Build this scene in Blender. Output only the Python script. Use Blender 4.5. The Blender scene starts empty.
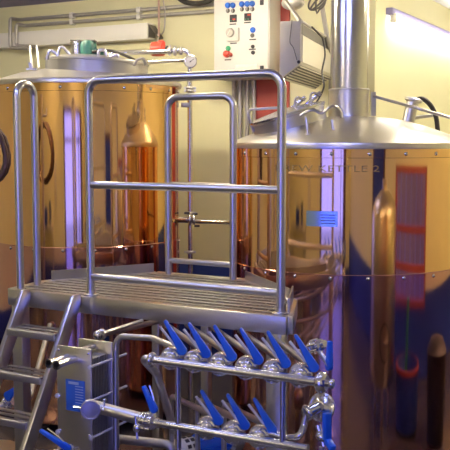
import bpy, bmesh, math, random
from mathutils import Vector, Matrix, Quaternion
random.seed(7)
scene = bpy.context.scene
COL = scene.collection
PI = math.pi
# ---------------------------------------------------------------- camera frame
EYE = 2.02; FPX = 900.0; PITCH = math.atan(84/900.0); YAW = math.radians(28)
CA, SA = math.cos(YAW), math.sin(YAW)
# world: x runs along the back wall to the right, y runs away through it, z up; camera above the origin
FWD = Vector((-SA, CA, 0)); RGT = Vector((CA, SA, 0))
def cam2w(X, Y, z=0.0):
    v = RGT*X + FWD*Y
    return Vector((v.x, v.y, z))
def ray(px, py):
    u = (px-225)/FPX; v = (225-py)/FPX
    cp, sp = math.cos(PITCH), math.sin(PITCH)
    return RGT*u + FWD*(cp + v*sp) + Vector((0, 0, -sp + v*cp))
def at(px, py, n=None, z=None, Y=None, x=None):
    d = ray(px, py); o = Vector((0, 0, EYE))
    if n is not None: t = n/d.y
    elif z is not None: t = (z-EYE)/d.z
    elif x is not None: t = x/d.x
    else: t = Y/d.dot(FWD)
    return o + d*t

# ---------------------------------------------------------------- materials
MATS = {}
def mat(name, col, rough=0.5, metal=0.0, noise=0.0, nscale=8.0, bump=0.0, bscale=40.0, emit=None, estr=0.0, rnoise=0.0, stretch=None, spec=None):
    m = bpy.data.materials.new(name); m.use_nodes = True
    nt = m.node_tree; b = nt.nodes['Principled BSDF']
    b.inputs['Base Color'].default_value = (*col, 1)
    b.inputs['Roughness'].default_value = rough
    b.inputs['Metallic'].default_value = metal
    if spec is not None: b.inputs['Specular IOR Level'].default_value = spec
    tc = nt.nodes.new('ShaderNodeTexCoord'); src = tc.outputs['Object']
    if stretch:
        mp = nt.nodes.new('ShaderNodeMapping'); mp.inputs['Scale'].default_value = stretch
        nt.links.new(src, mp.inputs[0]); src = mp.outputs[0]
    if noise or rnoise:
        n = nt.nodes.new('ShaderNodeTexNoise'); n.inputs['Scale'].default_value = nscale; n.inputs['Detail'].default_value = 5
        nt.links.new(src, n.inputs['Vector'])
        if noise:
            mx = nt.nodes.new('ShaderNodeMix'); mx.data_type = 'RGBA'
            mx.inputs[6].default_value = (*[c*(1-noise) for c in col], 1)
            mx.inputs[7].default_value = (*[min(1, c*(1+noise)) for c in col], 1)
            nt.links.new(n.outputs['Fac'], mx.inputs[0]); nt.links.new(mx.outputs[2], b.inputs['Base Color'])
        if rnoise:
            mr = nt.nodes.new('ShaderNodeMapRange')
            mr.inputs[3].default_value = max(0.01, rough-rnoise); mr.inputs[4].default_value = rough+rnoise
            nt.links.new(n.outputs['Fac'], mr.inputs[0]); nt.links.new(mr.outputs[0], b.inputs['Roughness'])
    if bump:
        n2 = nt.nodes.new('ShaderNodeTexNoise'); n2.inputs['Scale'].default_value = bscale; n2.inputs['Detail'].default_value = 3
        bp = nt.nodes.new('ShaderNodeBump'); bp.inputs['Strength'].default_value = bump; bp.inputs['Distance'].default_value = 0.01
        nt.links.new(src, n2.inputs['Vector']); nt.links.new(n2.outputs['Fac'], bp.inputs['Height']); nt.links.new(bp.outputs[0], b.inputs['Normal'])
    if emit:
        b.inputs['Emission Color'].default_value = (*emit, 1); b.inputs['Emission Strength'].default_value = estr
    MATS[name] = m
    return m
copper = mat('polished_copper', (0.94, 0.58, 0.27), 0.06, 1.0, noise=0.06, nscale=3, rnoise=0.025, bump=0.012, bscale=5)
copper_low = mat('violet_tinted_copper', (0.70, 0.37, 0.29), 0.09, 1.0, noise=0.12, nscale=4, rnoise=0.05, bump=0.02, bscale=6)  # violet cast of the blue light put into the lower shells' colour
copper_band = mat('copper_seam', (0.72, 0.38, 0.22), 0.2, 1.0, noise=0.1, nscale=10)
steel = mat('brushed_steel', (0.66, 0.64, 0.62), 0.30, 1.0, noise=0.03, nscale=5)
steel_pol = mat('polished_steel', (0.72, 0.71, 0.70), 0.20, 1.0)
steel_dull = mat('dull_steel', (0.50, 0.49, 0.49), 0.42, 1.0, noise=0.05, nscale=6)
steel_lid = mat('spun_steel', (0.74, 0.71, 0.66), 0.30, 1.0, noise=0.04, nscale=6, rnoise=0.05)
chrome = mat('chrome_bolt', (0.85, 0.84, 0.82), 0.12, 1.0)
zinc = mat('galvanised_conduit', (0.50, 0.48, 0.44), 0.5, 0.6, noise=0.1, nscale=25)
rod_m = mat('bright_rod', (0.72, 0.72, 0.78), 0.35, 0.2)
white_pl = mat('white_plastic', (0.80, 0.78, 0.70), 0.45)
white_pt = mat('white_painted_sheet', (0.82, 0.80, 0.73), 0.4, noise=0.02)
beige = mat('beige_casing', (0.66, 0.62, 0.50), 0.5, noise=0.03)
beige_lt = mat('cream_panel', (0.78, 0.74, 0.60), 0.45)
dark = mat('dark_plastic', (0.035, 0.032, 0.035), 0.5)
darkgrey = mat('dark_grey_slot', (0.16, 0.15, 0.13), 0.6)
rubber = mat('black_rubber', (0.03, 0.026, 0.026), 0.45)
brown_rub = mat('brown_rubber', (0.09, 0.045, 0.03), 0.3)
blue_pl = mat('blue_plastic', (0.012, 0.13, 0.72), 0.38, noise=0.05)
blue_btn = mat('blue_button', (0.03, 0.17, 0.75), 0.3)
pink_pt = mat('pinkish_copper_paint', (0.58, 0.38, 0.30), 0.45)
red_pl = mat('red_plastic', (0.62, 0.06, 0.035), 0.4)
red_dull = mat('red_paint', (0.36, 0.055, 0.04), 0.55, noise=0.06)
green_pl = mat('green_plastic', (0.05, 0.35, 0.16), 0.35)
green_mt = mat('dark_green_enamel', (0.02, 0.10, 0.085), 0.4)
plate_blue = mat('blue_label', (0.03, 0.14, 0.55), 0.4)
label_ink = mat('pale_print', (0.45, 0.55, 0.75), 0.6)
name_pl = mat('etched_nameplate', (0.42, 0.60, 0.80), 0.22, 1.0)
etch = mat('etched_lettering', (0.50, 0.34, 0.12), 0.5, 0.8)
wall_m = mat('yellow_wall_paint', (0.77, 0.74, 0.46), 0.6, noise=0.035, nscale=2.5, bump=0.05, bscale=60)
dado_m = mat('blue_dado_paint', (0.018, 0.045, 0.30), 0.45, noise=0.08, nscale=3)
ceil_m = mat('ceiling_paint', (0.86, 0.84, 0.80), 0.8, noise=0.03)
soffit_m = mat('lavender_beam_paint', (0.27, 0.25, 0.46), 0.6, noise=0.04)
tube_on = mat('lit_tube', (1, 1, 1), 0.4, emit=(1.0, 0.95, 0.93), estr=24)
tube_warm = mat('lit_warm_tube', (1, 1, 1), 0.4, emit=(1.0, 0.87, 0.64), estr=125)
tube_fill_warm = mat('added_warm_fill_tube', (1, 1, 1), 0.4, emit=(1.0, 0.86, 0.62), estr=40)  # glow of the added fill lights near the front wall
tube_fill_blue = mat('added_blue_fill_tube', (1, 1, 1), 0.4, emit=(0.32, 0.38, 1.0), estr=50)  # blue glow of the added fill lights ahead of the platform
yard_m = mat('brown_render', (0.30, 0.17, 0.12), 0.8)
wood = mat('door_frame_paint', (0.10, 0.03, 0.035), 0.45)
pave = mat('outdoor_paving', (0.5, 0.5, 0.52), 0.8, noise=0.2)
yellow_pl = mat('yellow_band', (0.75, 0.6, 0.1), 0.5)

# tiled floor
def floor_mat():
    m = bpy.data.materials.new('quarry_tile_floor'); m.use_nodes = True; nt = m.node_tree; b = nt.nodes['Principled BSDF']
    tc = nt.nodes.new('ShaderNodeTexCoord'); br = nt.nodes.new('ShaderNodeTexBrick')
    br.inputs['Scale'].default_value = 1.0; br.offset = 0
    br.inputs['Brick Width'].default_value = 0.3; br.inputs['Row Height'].default_value = 0.3; br.inputs['Mortar Size'].default_value = 0.006
    br.inputs['Color1'].default_value = (0.085, 0.072, 0.072, 1); br.inputs['Color2'].default_value = (0.07, 0.06, 0.06, 1); br.inputs['Mortar'].default_value = (0.07, 0.06, 0.06, 1)
    nt.links.new(tc.outputs['Object'], br.inputs['Vector']); nt.links.new(br.outputs['Color'], b.inputs['Base Color'])
    b.inputs['Roughness'].default_value = 0.2
    return m
floor_m = floor_mat()
def glass_mat():
    m = bpy.data.materials.new('clear_pane'); m.use_nodes = True; nt = m.node_tree
    for n in list(nt.nodes): nt.nodes.remove(n)
    o = nt.nodes.new('ShaderNodeOutputMaterial'); mx = nt.nodes.new('ShaderNodeMixShader')
    t = nt.nodes.new('ShaderNodeBsdfTransparent'); g = nt.nodes.new('ShaderNodeBsdfGlossy'); g.inputs['Roughness'].default_value = 0.02
    mx.inputs[0].default_value = 0.07
    nt.links.new(t.outputs[0], mx.inputs[1]); nt.links.new(g.outputs[0], mx.inputs[2]); nt.links.new(mx.outputs[0], o.inputs[0])
    return m
glass_m = glass_mat()

# ---------------------------------------------------------------- mesh helpers
def frame_for(d):
    d = d.normalized()
    a = Vector((0, 0, 1)) if abs(d.z) < 0.9 else Vector((1, 0, 0))
    u = d.cross(a).normalized(); v = u.cross(d).normalized()
    return u, v
def ring(bm, c, u, v, r, seg):
    return [bm.verts.new(c + u*(r*math.cos(2*PI*k/seg)) + v*(r*math.sin(2*PI*k/seg))) for k in range(seg)]
def bridge(bm, a, b):
    n = len(a)
    for k in range(n):
        bm.faces.new((a[k], a[(k+1) % n], b[(k+1) % n], b[k]))
def tube(bm, pts, r, seg=12, caps=True, radii=None):
    pts = [Vector(p) for p in pts]
    n = len(pts); d0 = (pts[1]-pts[0]).normalized(); u, v = frame_for(d0); prev = None; pd = d0
    for i, p in enumerate(pts):
        if i == 0: d = d0
        elif i == n-1: d = (pts[i]-pts[i-1]).normalized()
        else: d = ((pts[i]-pts[i-1]).normalized() + (pts[i+1]-pts[i]).normalized()).normalized()
        q = pd.rotation_difference(d); u = q @ u; v = q @ v; pd = d
        R = ring(bm, p, u, v, radii[i] if radii else r, seg)
        if prev: bridge(bm, prev, R)
        elif caps: bm.faces.new(list(reversed(R)))
        prev = R
    if caps: bm.faces.new(prev)
def fillet(pts, rad, n=7):
    pts = [Vector(p) for p in pts]; out = [pts[0]]
    for i in range(1, len(pts)-1):
        p = pts[i]; a = pts[i-1]-p; b = pts[i+1]-p
        la, lb = a.length, b.length; a.normalize(); b.normalize()
        ang = a.angle(b)
        if ang > PI-0.02: out.append(p); continue
        t = min(rad/math.tan(ang/2), la*0.49, lb*0.49); r = t*math.tan(ang/2)
        c = p + (a+b).normalized()*(r/math.sin(ang/2)); s = p+a*t-c; e = p+b*t-c
        q = s.rotation_difference(e)
        for k in range(n+1):
            qq = Quaternion().slerp(q, k/n); out.append(c + qq @ s)
    out.append(pts[-1]); return out
def smooth_path(pts, n=8):
    P = [Vector(p) for p in pts]; P = [2*P[0]-P[1]] + P + [2*P[-1]-P[-2]]; out = []
    for i in range(1, len(P)-2):
        for k in range(n):
            t = k/n; a, b, c, d = P[i-1:i+3]
            out.append(0.5*((2*b) + (c-a)*t + (2*a-5*b+4*c-d)*t*t + (3*b-a-3*c+d)*t**3))
    out.append(P[-2]); return out
def pipe(bm, pts, r, rad=0.06, seg=14): tube(bm, fillet(pts, rad), r, seg)
def lathe(bm, prof, c=(0, 0, 0), axis=(0, 0, 1), seg=48, cap0=True, cap1=True):
    c = Vector(c); d = Vector(axis).normalized(); u, v = frame_for(d); prev = None; first = None
    for (r, h) in prof:
        R = ring(bm, c+d*h, u, v, max(r, 1e-4), seg)
        if prev: bridge(bm, prev, R)
        else: first = R
        prev = R
    if cap0: bm.faces.new(list(reversed(first)))
    if cap1: bm.faces.new(prev)
def cyl(bm, a, b, r, seg=16): tube(bm, [a, b], r, seg)
def merge(bm, tmp):
    me = bpy.data.meshes.new('t'); tmp.to_mesh(me); bm.from_mesh(me); bpy.data.meshes.remove(me); tmp.free()
def box(bm, lo, hi, bev=0.0, M=None):
    t = bmesh.new(); bmesh.ops.create_cube(t, size=1)
    lo, hi = Vector(lo), Vector(hi); s = hi-lo; c = (hi+lo)/2
    for v in t.verts: v.co = Vector((v.co.x*s.x, v.co.y*s.y, v.co.z*s.z)) + c
    if bev: bmesh.ops.bevel(t, geom=list(t.edges), offset=bev, segments=2, affect='EDGES', profile=0.5)
    if M: bmesh.ops.transform(t, matrix=M, verts=t.verts)
    merge(bm, t)
def beam(bm, a, b, w, h, bev=0.0, up=Vector((0, 0, 1))):
    """box whose centre line goes a->b, w across, h along up"""
    a, b = Vector(a), Vector(b); d = b-a; L = d.length; d.normalize(); s = d.cross(up).normalized(); u2 = s.cross(d)
    M = Matrix((( d.x, s.x, u2.x, (a.x+b.x)/2), (d.y, s.y, u2.y, (a.y+b.y)/2), (d.z, s.z, u2.z, (a.z+b.z)/2), (0, 0, 0, 1)))
    box(bm, (-L/2, -w/2, -h/2), (L/2, w/2, h/2), bev, M)
def prism(bm, poly, d, bev=0.0):
    """poly: list of 3-D points in a plane, extruded by vector d"""
    t = bmesh.new(); vs = [t.verts.new(Vector(p)) for p in poly]; f = t.faces.new(vs)
    r = bmesh.ops.extrude_face_region(t, geom=[f])
    bmesh.ops.translate(t, vec=Vector(d), verts=[e for e in r['geom'] if isinstance(e, bmesh.types.BMVert)])
    if bev: bmesh.ops.bevel(t, geom=list(t.edges), offset=bev, segments=2, affect='EDGES', profile=0.5)
    bmesh.ops.recalc_face_normals(t, faces=t.faces)
    merge(bm, t)
def sphere(bm, c, r, sc=(1, 1, 1), seg=16):
    t = bmesh.new(); bmesh.ops.create_uvsphere(t, u_segments=seg, v_segments=seg//2+2, radius=r)
    for v in t.verts: v.co = Vector((v.co.x*sc[0], v.co.y*sc[1], v.co.z*sc[2])) + Vector(c)
    merge(bm, t)
ORG = {}
def obj(name, bm, m, parent=None, label=None, flat=False, recalc=True):
    if recalc: bmesh.ops.recalc_face_normals(bm, faces=bm.faces)
    if parent is not None: o0 = ORG[parent]
    else:
        xs = [v.co for v in bm.verts]
        o0 = Vector(((min(c.x for c in xs)+max(c.x for c in xs))/2, (min(c.y for c in xs)+max(c.y for c in xs))/2, min(c.z for c in xs)))
    bmesh.ops.translate(bm, vec=-o0, verts=bm.verts)
    me = bpy.data.meshes.new(name); bm.to_mesh(me); bm.free()
    if not flat:
        me.polygons.foreach_set('use_smooth', [True]*len(me.polygons)); me.set_sharp_from_angle(angle=math.radians(38))
    me.materials.append(m)
    o = bpy.data.objects.new(name, me); COL.objects.link(o)
    if parent is not None: o.parent = parent
    else: o.location = o0
    ORG[o] = o0
    if label: o['label'] = label
    return o
def thing(name, label, cat, loc, group=None):
    o = bpy.data.objects.new(name, None); COL.objects.link(o); o.empty_display_size = 0.1
    o.location = Vector(loc); ORG[o] = Vector(loc); tag(o, label, cat, group); return o
def tag(o, label, cat, group=None):
    o['label'] = label; o['category'] = cat
    if group: o['group'] = group
    return o
def struct(name, bm, m, parent=None):
    o = obj(name, bm, m, parent)
    if parent is None: o['kind'] = 'structure'
    return o
def dup(root, loc, label, group=None):
    r = root.copy(); COL.objects.link(r); r.location = Vector(loc); r['label'] = label
    if group: r['group'] = group
    for ch in list(root.children):
        c = ch.copy(); COL.objects.link(c); c.parent = r
        for g in list(ch.children):
            d = g.copy(); COL.objects.link(d); d.parent = c
    return r
B = bmesh.new
def clamp_ring(bm, c, axis, r, w=0.018, seg=24):
    axis = Vector(axis).normalized()
    lathe(bm, [(r*1.0, -w*.8), (r*1.35, -w*.5), (r*1.5, -w*.25), (r*1.5, w*.25), (r*1.35, w*.5), (r*1.0, w*.8)], c, axis, seg)

# ---------------------------------------------------------------- the room
CEIL = 3.34; NW = 6.9; XC = -2.33; XL = -7.2; XR = 1.0; NF = -1.9; NB = 13.0; DADO = 0.97
def walls():
    b = B(); box(b, (XL-.2, NF-.2, -.1), (XR+.2, NB+.2, 0)); struct('floor', b, floor_m)
    b = B(); box(b, (XL-.2, NF-.2, CEIL), (XR+.2, NB+.2, CEIL+.1)); struct('ceiling', b, ceil_m)
    b = B(); box(b, (XL-.2, NW, DADO), (XC, NB+.2, CEIL)); struct('wall_back', b, wall_m)
    b = B(); box(b, (XL-.2, NW, 0), (XC, NB+.2, DADO)); struct('trim_1', b, dado_m)
    b = B(); box(b, (XC, NB, 0), (XR+.2, NB+.2, CEIL)); struct('wall_far', b, wall_m)
    wy0, wy1, wz0, wz1 = 3.85, 5.5, .66, 1.78
    for (ya, yb, za, zb_) in ((NF-.2, wy0, .62, CEIL), (wy1, NB, .62, CEIL), (wy0, wy1, wz1, CEIL)):
        b = B(); box(b, (XR, ya, za), (XR+.2, yb, zb_)); struct('wall_right', b, wall_m)
    b = B(); box(b, (XR-.006, NF, 0), (XR+.2, NB, .62)); box(b, (XR-.006, NF, .62), (XR, wy0, .75)); box(b, (XR-.006, wy1, .62), (XR, NB, .75)); struct('trim_2', b, dado_m)
    b = B()
    for z in (wz0-.02, .94, 1.27, wz1): box(b, (XR-.02, wy0, z-.03), (XR+.1, wy1, z+.03))
    for y in (wy0, wy1): box(b, (XR-.02, y-.035, wz0-.05), (XR+.1, y+.035, wz1+.03))
    wn = struct('window_1', b, red_dull)
    b = B()
    for y in (4.12, 4.4, 4.68, 4.96, 5.24): box(b, (XR+.03, y-.012, wz0), (XR+.06, y+.012, wz1))
    obj('glazing_bar', b, soffit_m, wn)
    b = B(); box(b, (XR+.04, wy0, wz0), (XR+.046, wy1, wz1)); obj('pane', b, glass_m, wn)
    b = B(); box(b, (XL-.2, NF-.2, .3), (XL, NW, CEIL)); struct('wall_left', b, wall_m)
    b = B(); box(b, (XL-.2, NF, 0), (XL+.006, NW, .3)); struct('trim_3', b, dado_m)
    # front wall with a glazed shop door opening
    x0, x1, zt = -2.6, 0.45, 2.5
    for (lo, hi, dz0, dz1, mm, nm) in ((XL, x0, .3, CEIL, wall_m, 'wall_front'), (x1, XR, .3, CEIL, wall_m, 'wall_front'), (x0, x1, zt, CEIL, wall_m, 'wall_front'),
                                       (XL, x0, 0, .3, dado_m, 'trim_4'), (x1, XR, 0, .3, dado_m, 'trim_4')):
        b = B(); box(b, (lo, NF-.2, dz0), (hi, NF, dz1)); struct(nm, b, mm)
    b = B()
    for (a, c) in ((x0, x0+.2), (x1-.3, x1), (x1-.62, x1-.58)): box(b, (a, NF-.14, 0), (c, NF-.04, zt))
    box(b, (x0, NF-.14, zt-.09), (x1, NF-.04, zt)); box(b, (x0, NF-.14, 0), (x1, NF-.04, .12)); box(b, (x0, NF-.13, 2.0), (x1, NF-.05, 2.06))
    d = struct('door_1', b, wood)
    # dark interior door on the right wall
    b = B(); box(b, (XR-.03, 2.1, 0), (XR, 2.2, 2.1)); box(b, (XR-.03, 3.0, 0), (XR, 3.1, 2.1)); box(b, (XR-.03, 2.1, 2.02), (XR, 3.1, 2.12)); d2 = struct('door_2', b, wood)
    b = B(); box(b, (XR-.02, 2.2, 0.01), (XR, 3.0, 2.02)); obj('door_leaf', b, dado_m, d2)
    b = B(); box(b, (XR+1.6, 2.5, 0), (XR+1.8, 8, 2.2)); struct('wall_yard', b, yard_m)
    b = B(); box(b, (x0+.09, NF-.10, .12), (x1-.09, NF-.09, zt-.09)); obj('pane', b, glass_m, d)
    b = B(); box(b, (XL-2, NF-9, -.12), (XR+4, NF-.2, -.02)); struct('ground', b, pave)
    # red pilaster behind the control box, lavender soffit
    b = B(); box(b, (-3.36, NW-.02, 0), (-3.06, NW, CEIL)); struct('trim_5', b, red_dull)
    b = B(); box(b, (XL, 5.2, CEIL-.02), (-4.3, NW, CEIL)); struct('trim_6', b, soffit_m)
walls()

# ---------------------------------------------------------------- kettle and mash tun
def text_mesh(txt, size, extr=0.0006):
    cu = bpy.data.curves.new('lettering', 'FONT'); cu.body = txt; cu.size = size; cu.extrude = extr; cu.align_x = 'CENTER'; cu.space_character = 1.05
    o = bpy.data.objects.new('tmp_text', cu); COL.objects.link(o)
    bpy.context.view_layer.update()
    me = bpy.data.meshes.new_from_object(o.evaluated_get(bpy.context.evaluated_depsgraph_get()))
    bm = bmesh.new(); bm.from_mesh(me); bpy.data.meshes.remove(me); bpy.data.objects.remove(o); bpy.data.curves.remove(cu)
    return bm
KC = cam2w((347.8-225)/900*5.85, 5.85); KR = 0.75
TC = cam2w((87-225)/900*6.7, 6.7); TR = 0.685
def facing(c):     # angle (about z, world) of the direction from a vessel to the camera
    return math.atan2(-c.y, -c.x)
def shell_pt(c, R, ang, z): return Vector((c.x+R*math.cos(ang), c.y+R*math.sin(ang), z))
def vessel_shell(root, C, R, ztop, zseam, zbot, n_riv, phase):
    c0 = (C.x, C.y, 0)
    b = B(); lathe(b, [(R, zseam-.01), (R, ztop-.048)], c0, seg=160, cap0=False, cap1=False); obj('copper_shell', b, copper, root)
    b = B(); lathe(b, [(R+.001, ztop-.052), (R+.004, ztop-.050), (R+.004, ztop)], c0, seg=160, cap0=False, cap1=True); obj('top_band', b, copper, root)
    b = B(); lathe(b, [(R-.03, zbot), (R+.004, zbot+.01), (R+.004, zseam+.012), (R, zseam+.016)], c0, seg=160, cap0=True, cap1=False); obj('lower_shell', b, copper_low, root)
    f = facing(C)
    for zr, m_ in ((ztop-.028, chrome), (zseam-.006, chrome)):
        for k in range(n_riv):
            ang = f + phase + 2*PI*k/n_riv
            b = B(); d = Vector((math.cos(ang), math.sin(ang), 0))
            lathe(b, [(.0115, 0), (.0115, .003), (.0075, .007), (.003, .009)], shell_pt(C, R+.003, ang, zr), d, 12, cap0=False)
            obj('rivet', b, m_, root)
    for k in range(4):
        ang = f + PI/4 + k*PI/2; p = shell_pt(C, R*.78, ang, 0)
        b = B(); cyl(b, p, p+Vector((0, 0, zbot+.05)), .05, 20); lathe(b, [(.09, 0), (.09, .015)], p, (0, 0, 1), 20); obj('leg', b, steel, root)

def tilt_dir(cx, cy, t):   # unit vector leaning from vertical by t towards camera-space (cx, cy)
    h = (RGT*cx + FWD*cy).normalized()
    return (Vector((0, 0, 1))*math.cos(t) + h*math.sin(t)).normalized()

def kettle():
    root = thing('brew_kettle', 'large copper clad brew kettle with tall steel chimney on the right', 'kettle', (KC.x, KC.y, 0))
    zt = 1.975
    vessel_shell(root, KC, KR, zt, 1.24, 0.07, 22, math.radians(-7.1))
    c0 = (KC.x, KC.y, 0)
    prof = [(KR+.004, zt), (KR+.016, zt+.002), (KR+.018, zt+.02), (KR+.014, zt+.034), (KR-.01, zt+.046)]
    for k in range(1, 13):
        t = k/12; r = (KR-.01)*(1-t)+.13*t
        prof.append((r, zt+.046 + .155*math.sin(t*PI/2*.98)**1.0))
    b = B(); lathe(b, prof, c0, seg=128, cap0=False, cap1=True); obj('lid', b, steel_lid, root)
    # chimney
    zc = zt+.19
    b = B(); lathe(b, [(.150, zc-.03), (.131, zc), (.128, zc+.03), (.128, zc+.175), (.132, zc+.178), (.132, zc+.185), (.127, zc+.188)], c0, seg=64, cap0=False, cap1=False); obj('chimney_collar', b, steel, root)
    b = B(); lathe(b, [(.122, zc+.16), (.121, CEIL)], c0, seg=64, cap0=False, cap1=False); obj('chimney_pipe', b, steel_pol, root)
    # nameplate (curved)
    f = facing(KC)
    def curved_plate(bm, a0, a1, z0, z1, R0, th=.003, n=14):
        prev = None
        for k in range(n+1):
            a = a0+(a1-a0)*k/n
            q = [bm.verts.new(shell_pt(KC, R0, a, z0)), bm.verts.new(shell_pt(KC, R0+th, a, z0)), bm.verts.new(shell_pt(KC, R0+th, a, z1)), bm.verts.new(shell_pt(KC, R0, a, z1))]
            if prev: bridge(bm, prev, q)
            else: bm.faces.new(q)
            prev = q
        bm.faces.new(list(reversed(prev)))
    pa = lambda px: f + math.asin((px-348.5)/117)
    zy = lambda py: EYE-(py-141)/900*5.14
    b = B(); curved_plate(b, pa(312), pa(340), zy(226.5), zy(211), KR+.001); npl = obj('nameplate', b, name_pl, root, label='small blue-tinted steel nameplate')
    b = B()
    for k in range(4): curved_plate(b, pa(325), pa(338), zy(223.6-k*2.8), zy(222.8-k*2.8), KR+.0036, .0006, 6)
    obj('plate_print', b, dark, npl)
    for px in (313.5, 338.5):
        for py in (213, 224.8):
            b = B(); a = pa(px); lathe(b, [(.003, 0), (.002, .003)], shell_pt(KC, KR+.004, a, zy(py)), (math.cos(a), math.sin(a), 0), 8); obj('screw', b, chrome, npl)
    # lettering
    t = text_mesh('BREW KETTLE 2', .052)
    xs = [v.co.x for v in t.verts]; x0, x1 = min(xs), max(xs)
    for v in t.verts:
        px = 283 + (v.co.x-x0)/(x1-x0)*(376-283)
        a = pa(px); v.co = shell_pt(KC, KR+.0012+v.co.z, a, zy(171.5)+v.co.y)
    obj('lettering', t, etch, root)
    # tilted manway on the left of the lid
    ax = tilt_dir(-1, -.15, math.radians(17))
    mc = cam2w((287-225)/900*5.72, 5.72, 0); mc.z = 2.175
    b = B(); lathe(b, [(.235, -.21), (.235, .0), (.244, .004), (.244, .014)], mc, ax, 48, cap0=False, cap1=False); mw = obj('manway_collar', b, steel_lid, root)
    b = B(); lathe(b, [(.25, .014), (.25, .026), (.20, .036), (.05, .052)], mc, ax, 48); cov = obj('manway_cover', b, steel_pol, root)
    s = ax.cross(FWD).normalized(); s = s if s.dot(RGT) > 0 else -s   # along the cover, to the right
    w = ax.cross(s).normalized(); w = -w if w.dot(FWD) > 0 else w    # towards the viewer
    b = B(); p0 = mc+ax*.03 - s*.235 + w*.06; p1 = mc+ax*.03 + s*.0 + w*.06
    pipe(b, [p0-ax*.06, p0+ax*.085, p1+ax*.03, p1], .009, .025, 10); obj('cover_handle', b, steel, cov)
    for k, off in enumerate((.03, .13)):
        b = B(); q = mc+ax*.035+s*off+w*.02
        beam(b, q, q+s*.11+ax*.05, .03, .025, .003); pipe(b, [q+s*.02+w*.03, q+s*.05+ax*.075+w*.03, q+s*.10+ax*.03+w*.03], .007, .02, 8)
        obj('hinge_arm', b, steel_pol, cov)
    for px, y0, y1 in ((306, 117, 134), (332, 120, 134)):
        b = B(); tube(b, [at(px, y0, Y=5.32), at(px+2, y1, Y=5.30)], .009, 10); lathe(b, [(.018, 0), (.018, .012)], at(px+2, y1+1, Y=5.30), (0, 0, 1), 12); obj('swing_bolt', b, steel, root)
    b = B(); tube(b, smooth_path([at(300, 116, Y=5.4), at(312, 110, Y=5.4), at(322, 113, Y=5.4), at(332, 106, Y=5.4), at(340, 110, Y=5.45), at(342, 118, Y=5.6)]), .009, 10); obj('clamp_bar', b, steel, root)
    # rail from the chimney to the right
    b = B(); pipe(b, [at(373, 96, Y=5.80), at(420, 109, Y=5.5), at(468, 123, Y=5.6), at(470, 146, Y=5.7)], .010, .05, 10); beam(b, at(373.5, 92, Y=5.8), at(373.5, 116, Y=5.8), .02, .03); obj('lid_rail', b, steel, root)
    # cleaning spray inlet stub with its clamped cap
    b = B(); p = at(407, 126, Y=6.0); q = at(413.5, 100, Y=6.0)
    tube(b, [p, q], .04, 20); clamp_ring(b, q, q-p, .04, .02); clamp_ring(b, p+(q-p)*.08, q-p, .04, .014)
    st = obj('inlet_stub', b, steel, root)
    b = B(); pipe(b, [at(414, 118, Y=6.02), at(434, 115, Y=6.05), at(438, 118, Y=6.05)], .012, .02, 8); obj('stub_brace', b, steel, root)
    b = B(); tube(b, smooth_path([at(415, 100, Y=6.0), at(423, 99, Y=6.0), at(431, 106, Y=6.02), at(436, 117, Y=6.04), at(438, 133, Y=6.05)]), .016, 10); obj('inlet_hose', b, rubber, root, label='dark rubber hose')
    return root
kettle()

def tun():
    root = thing('mash_tun', 'copper clad mash tun with flat steel lid and green motor on the left', 'tun', (TC.x, TC.y, 0))
    zt = 2.405
    vessel_shell(root, TC, TR, zt, 1.29, 0.07, 20, math.radians(4))
    c0 = (TC.x, TC.y, 0)
    b = B(); lathe(b, [(TR+.004, zt), (TR+.02, zt+.002), (TR+.022, zt+.02), (TR+.015, zt+.035), (TR-.04, zt+.05), (TR-.2, zt+.10), (.36, zt+.125), (.05, zt+.13)], c0, seg=128, cap0=False); obj('lid', b, steel_lid, root)
    ax = tilt_dir(1, -.1, math.radians(3.5)); cc = cam2w((98-225)/900*6.55, 6.55); cc.z = zt+.082
    b = B(); lathe(b, [(.365, -.06), (.365, .085), (.372, .09), (.372, .10), (.36, .104)], cc, ax, 80, cap0=False, cap1=False); obj('hatch_collar', b, steel_dull, root)
    b = B(); lathe(b, [(.362, .103), (.36, .112), (.2, .135), (.05, .145)], cc, ax, 80); hc = obj('hatch_cover', b, steel_lid, root)
    # bent rod handles on the cover
    for pts in (((47, 60), (49, 51), (52, 50.5), (60, 57)), ((57, 58), (60, 47.5), (63, 47), (70, 55)), ((98, 58), (99, 50), (105, 50), (107, 57)), ((118, 60), (119, 54), (113, 56), (108, 60)), ((134, 66), (137, 60), (143, 58), (146, 65))):
        b = B(); pipe(b, [at(x, y, Y=6.28) for x, y in pts], .011, .015, 8); obj('handle', b, steel, hc)
    # agitator motor
    m0 = at(77, 57, Y=6.55)
    b = B(); lathe(b, [(.045, -.05), (.045, .09), (.05, .092), (.05, .105)], m0, (0, 0, 1), 24); obj('motor_housing', b, steel_pol, root)
    g0 = at(88, 55, Y=6.55)
    b = B(); lathe(b, [(.05, -.05), (.062, -.03), (.062, .08), (.05, .10)], g0, (0, 0, 1), 24); beam(b, g0+Vector((0, 0, .03)), g0+RGT*.115+Vector((0, 0, -.0)), .08, .06, .01); obj('motor', b, green_mt, root, label='dark green motor')
    b = B(); beam(b, at(71, 41, Y=6.55), at(96, 41, Y=6.55), .09, .012, .003); obj('motor_plate', b, darkgrey, root)
    # coat hook bracket at the lid's left
    b = B(); p = at(31, 69, Y=6.35); beam(b, p-RGT*.03, p+RGT*.04, .04, .012); beam(b, p-RGT*.0, p+Vector((0, 0, .045))-RGT*.005, .02, .02); obj('pipe_bracket', b, steel_dull, root)
    # outlet stub with flanges at the right flank
    p = at(163, 220.5, Y=6.55); q = at(178, 220.5, Y=6.75)
    return root
tun()

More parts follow.
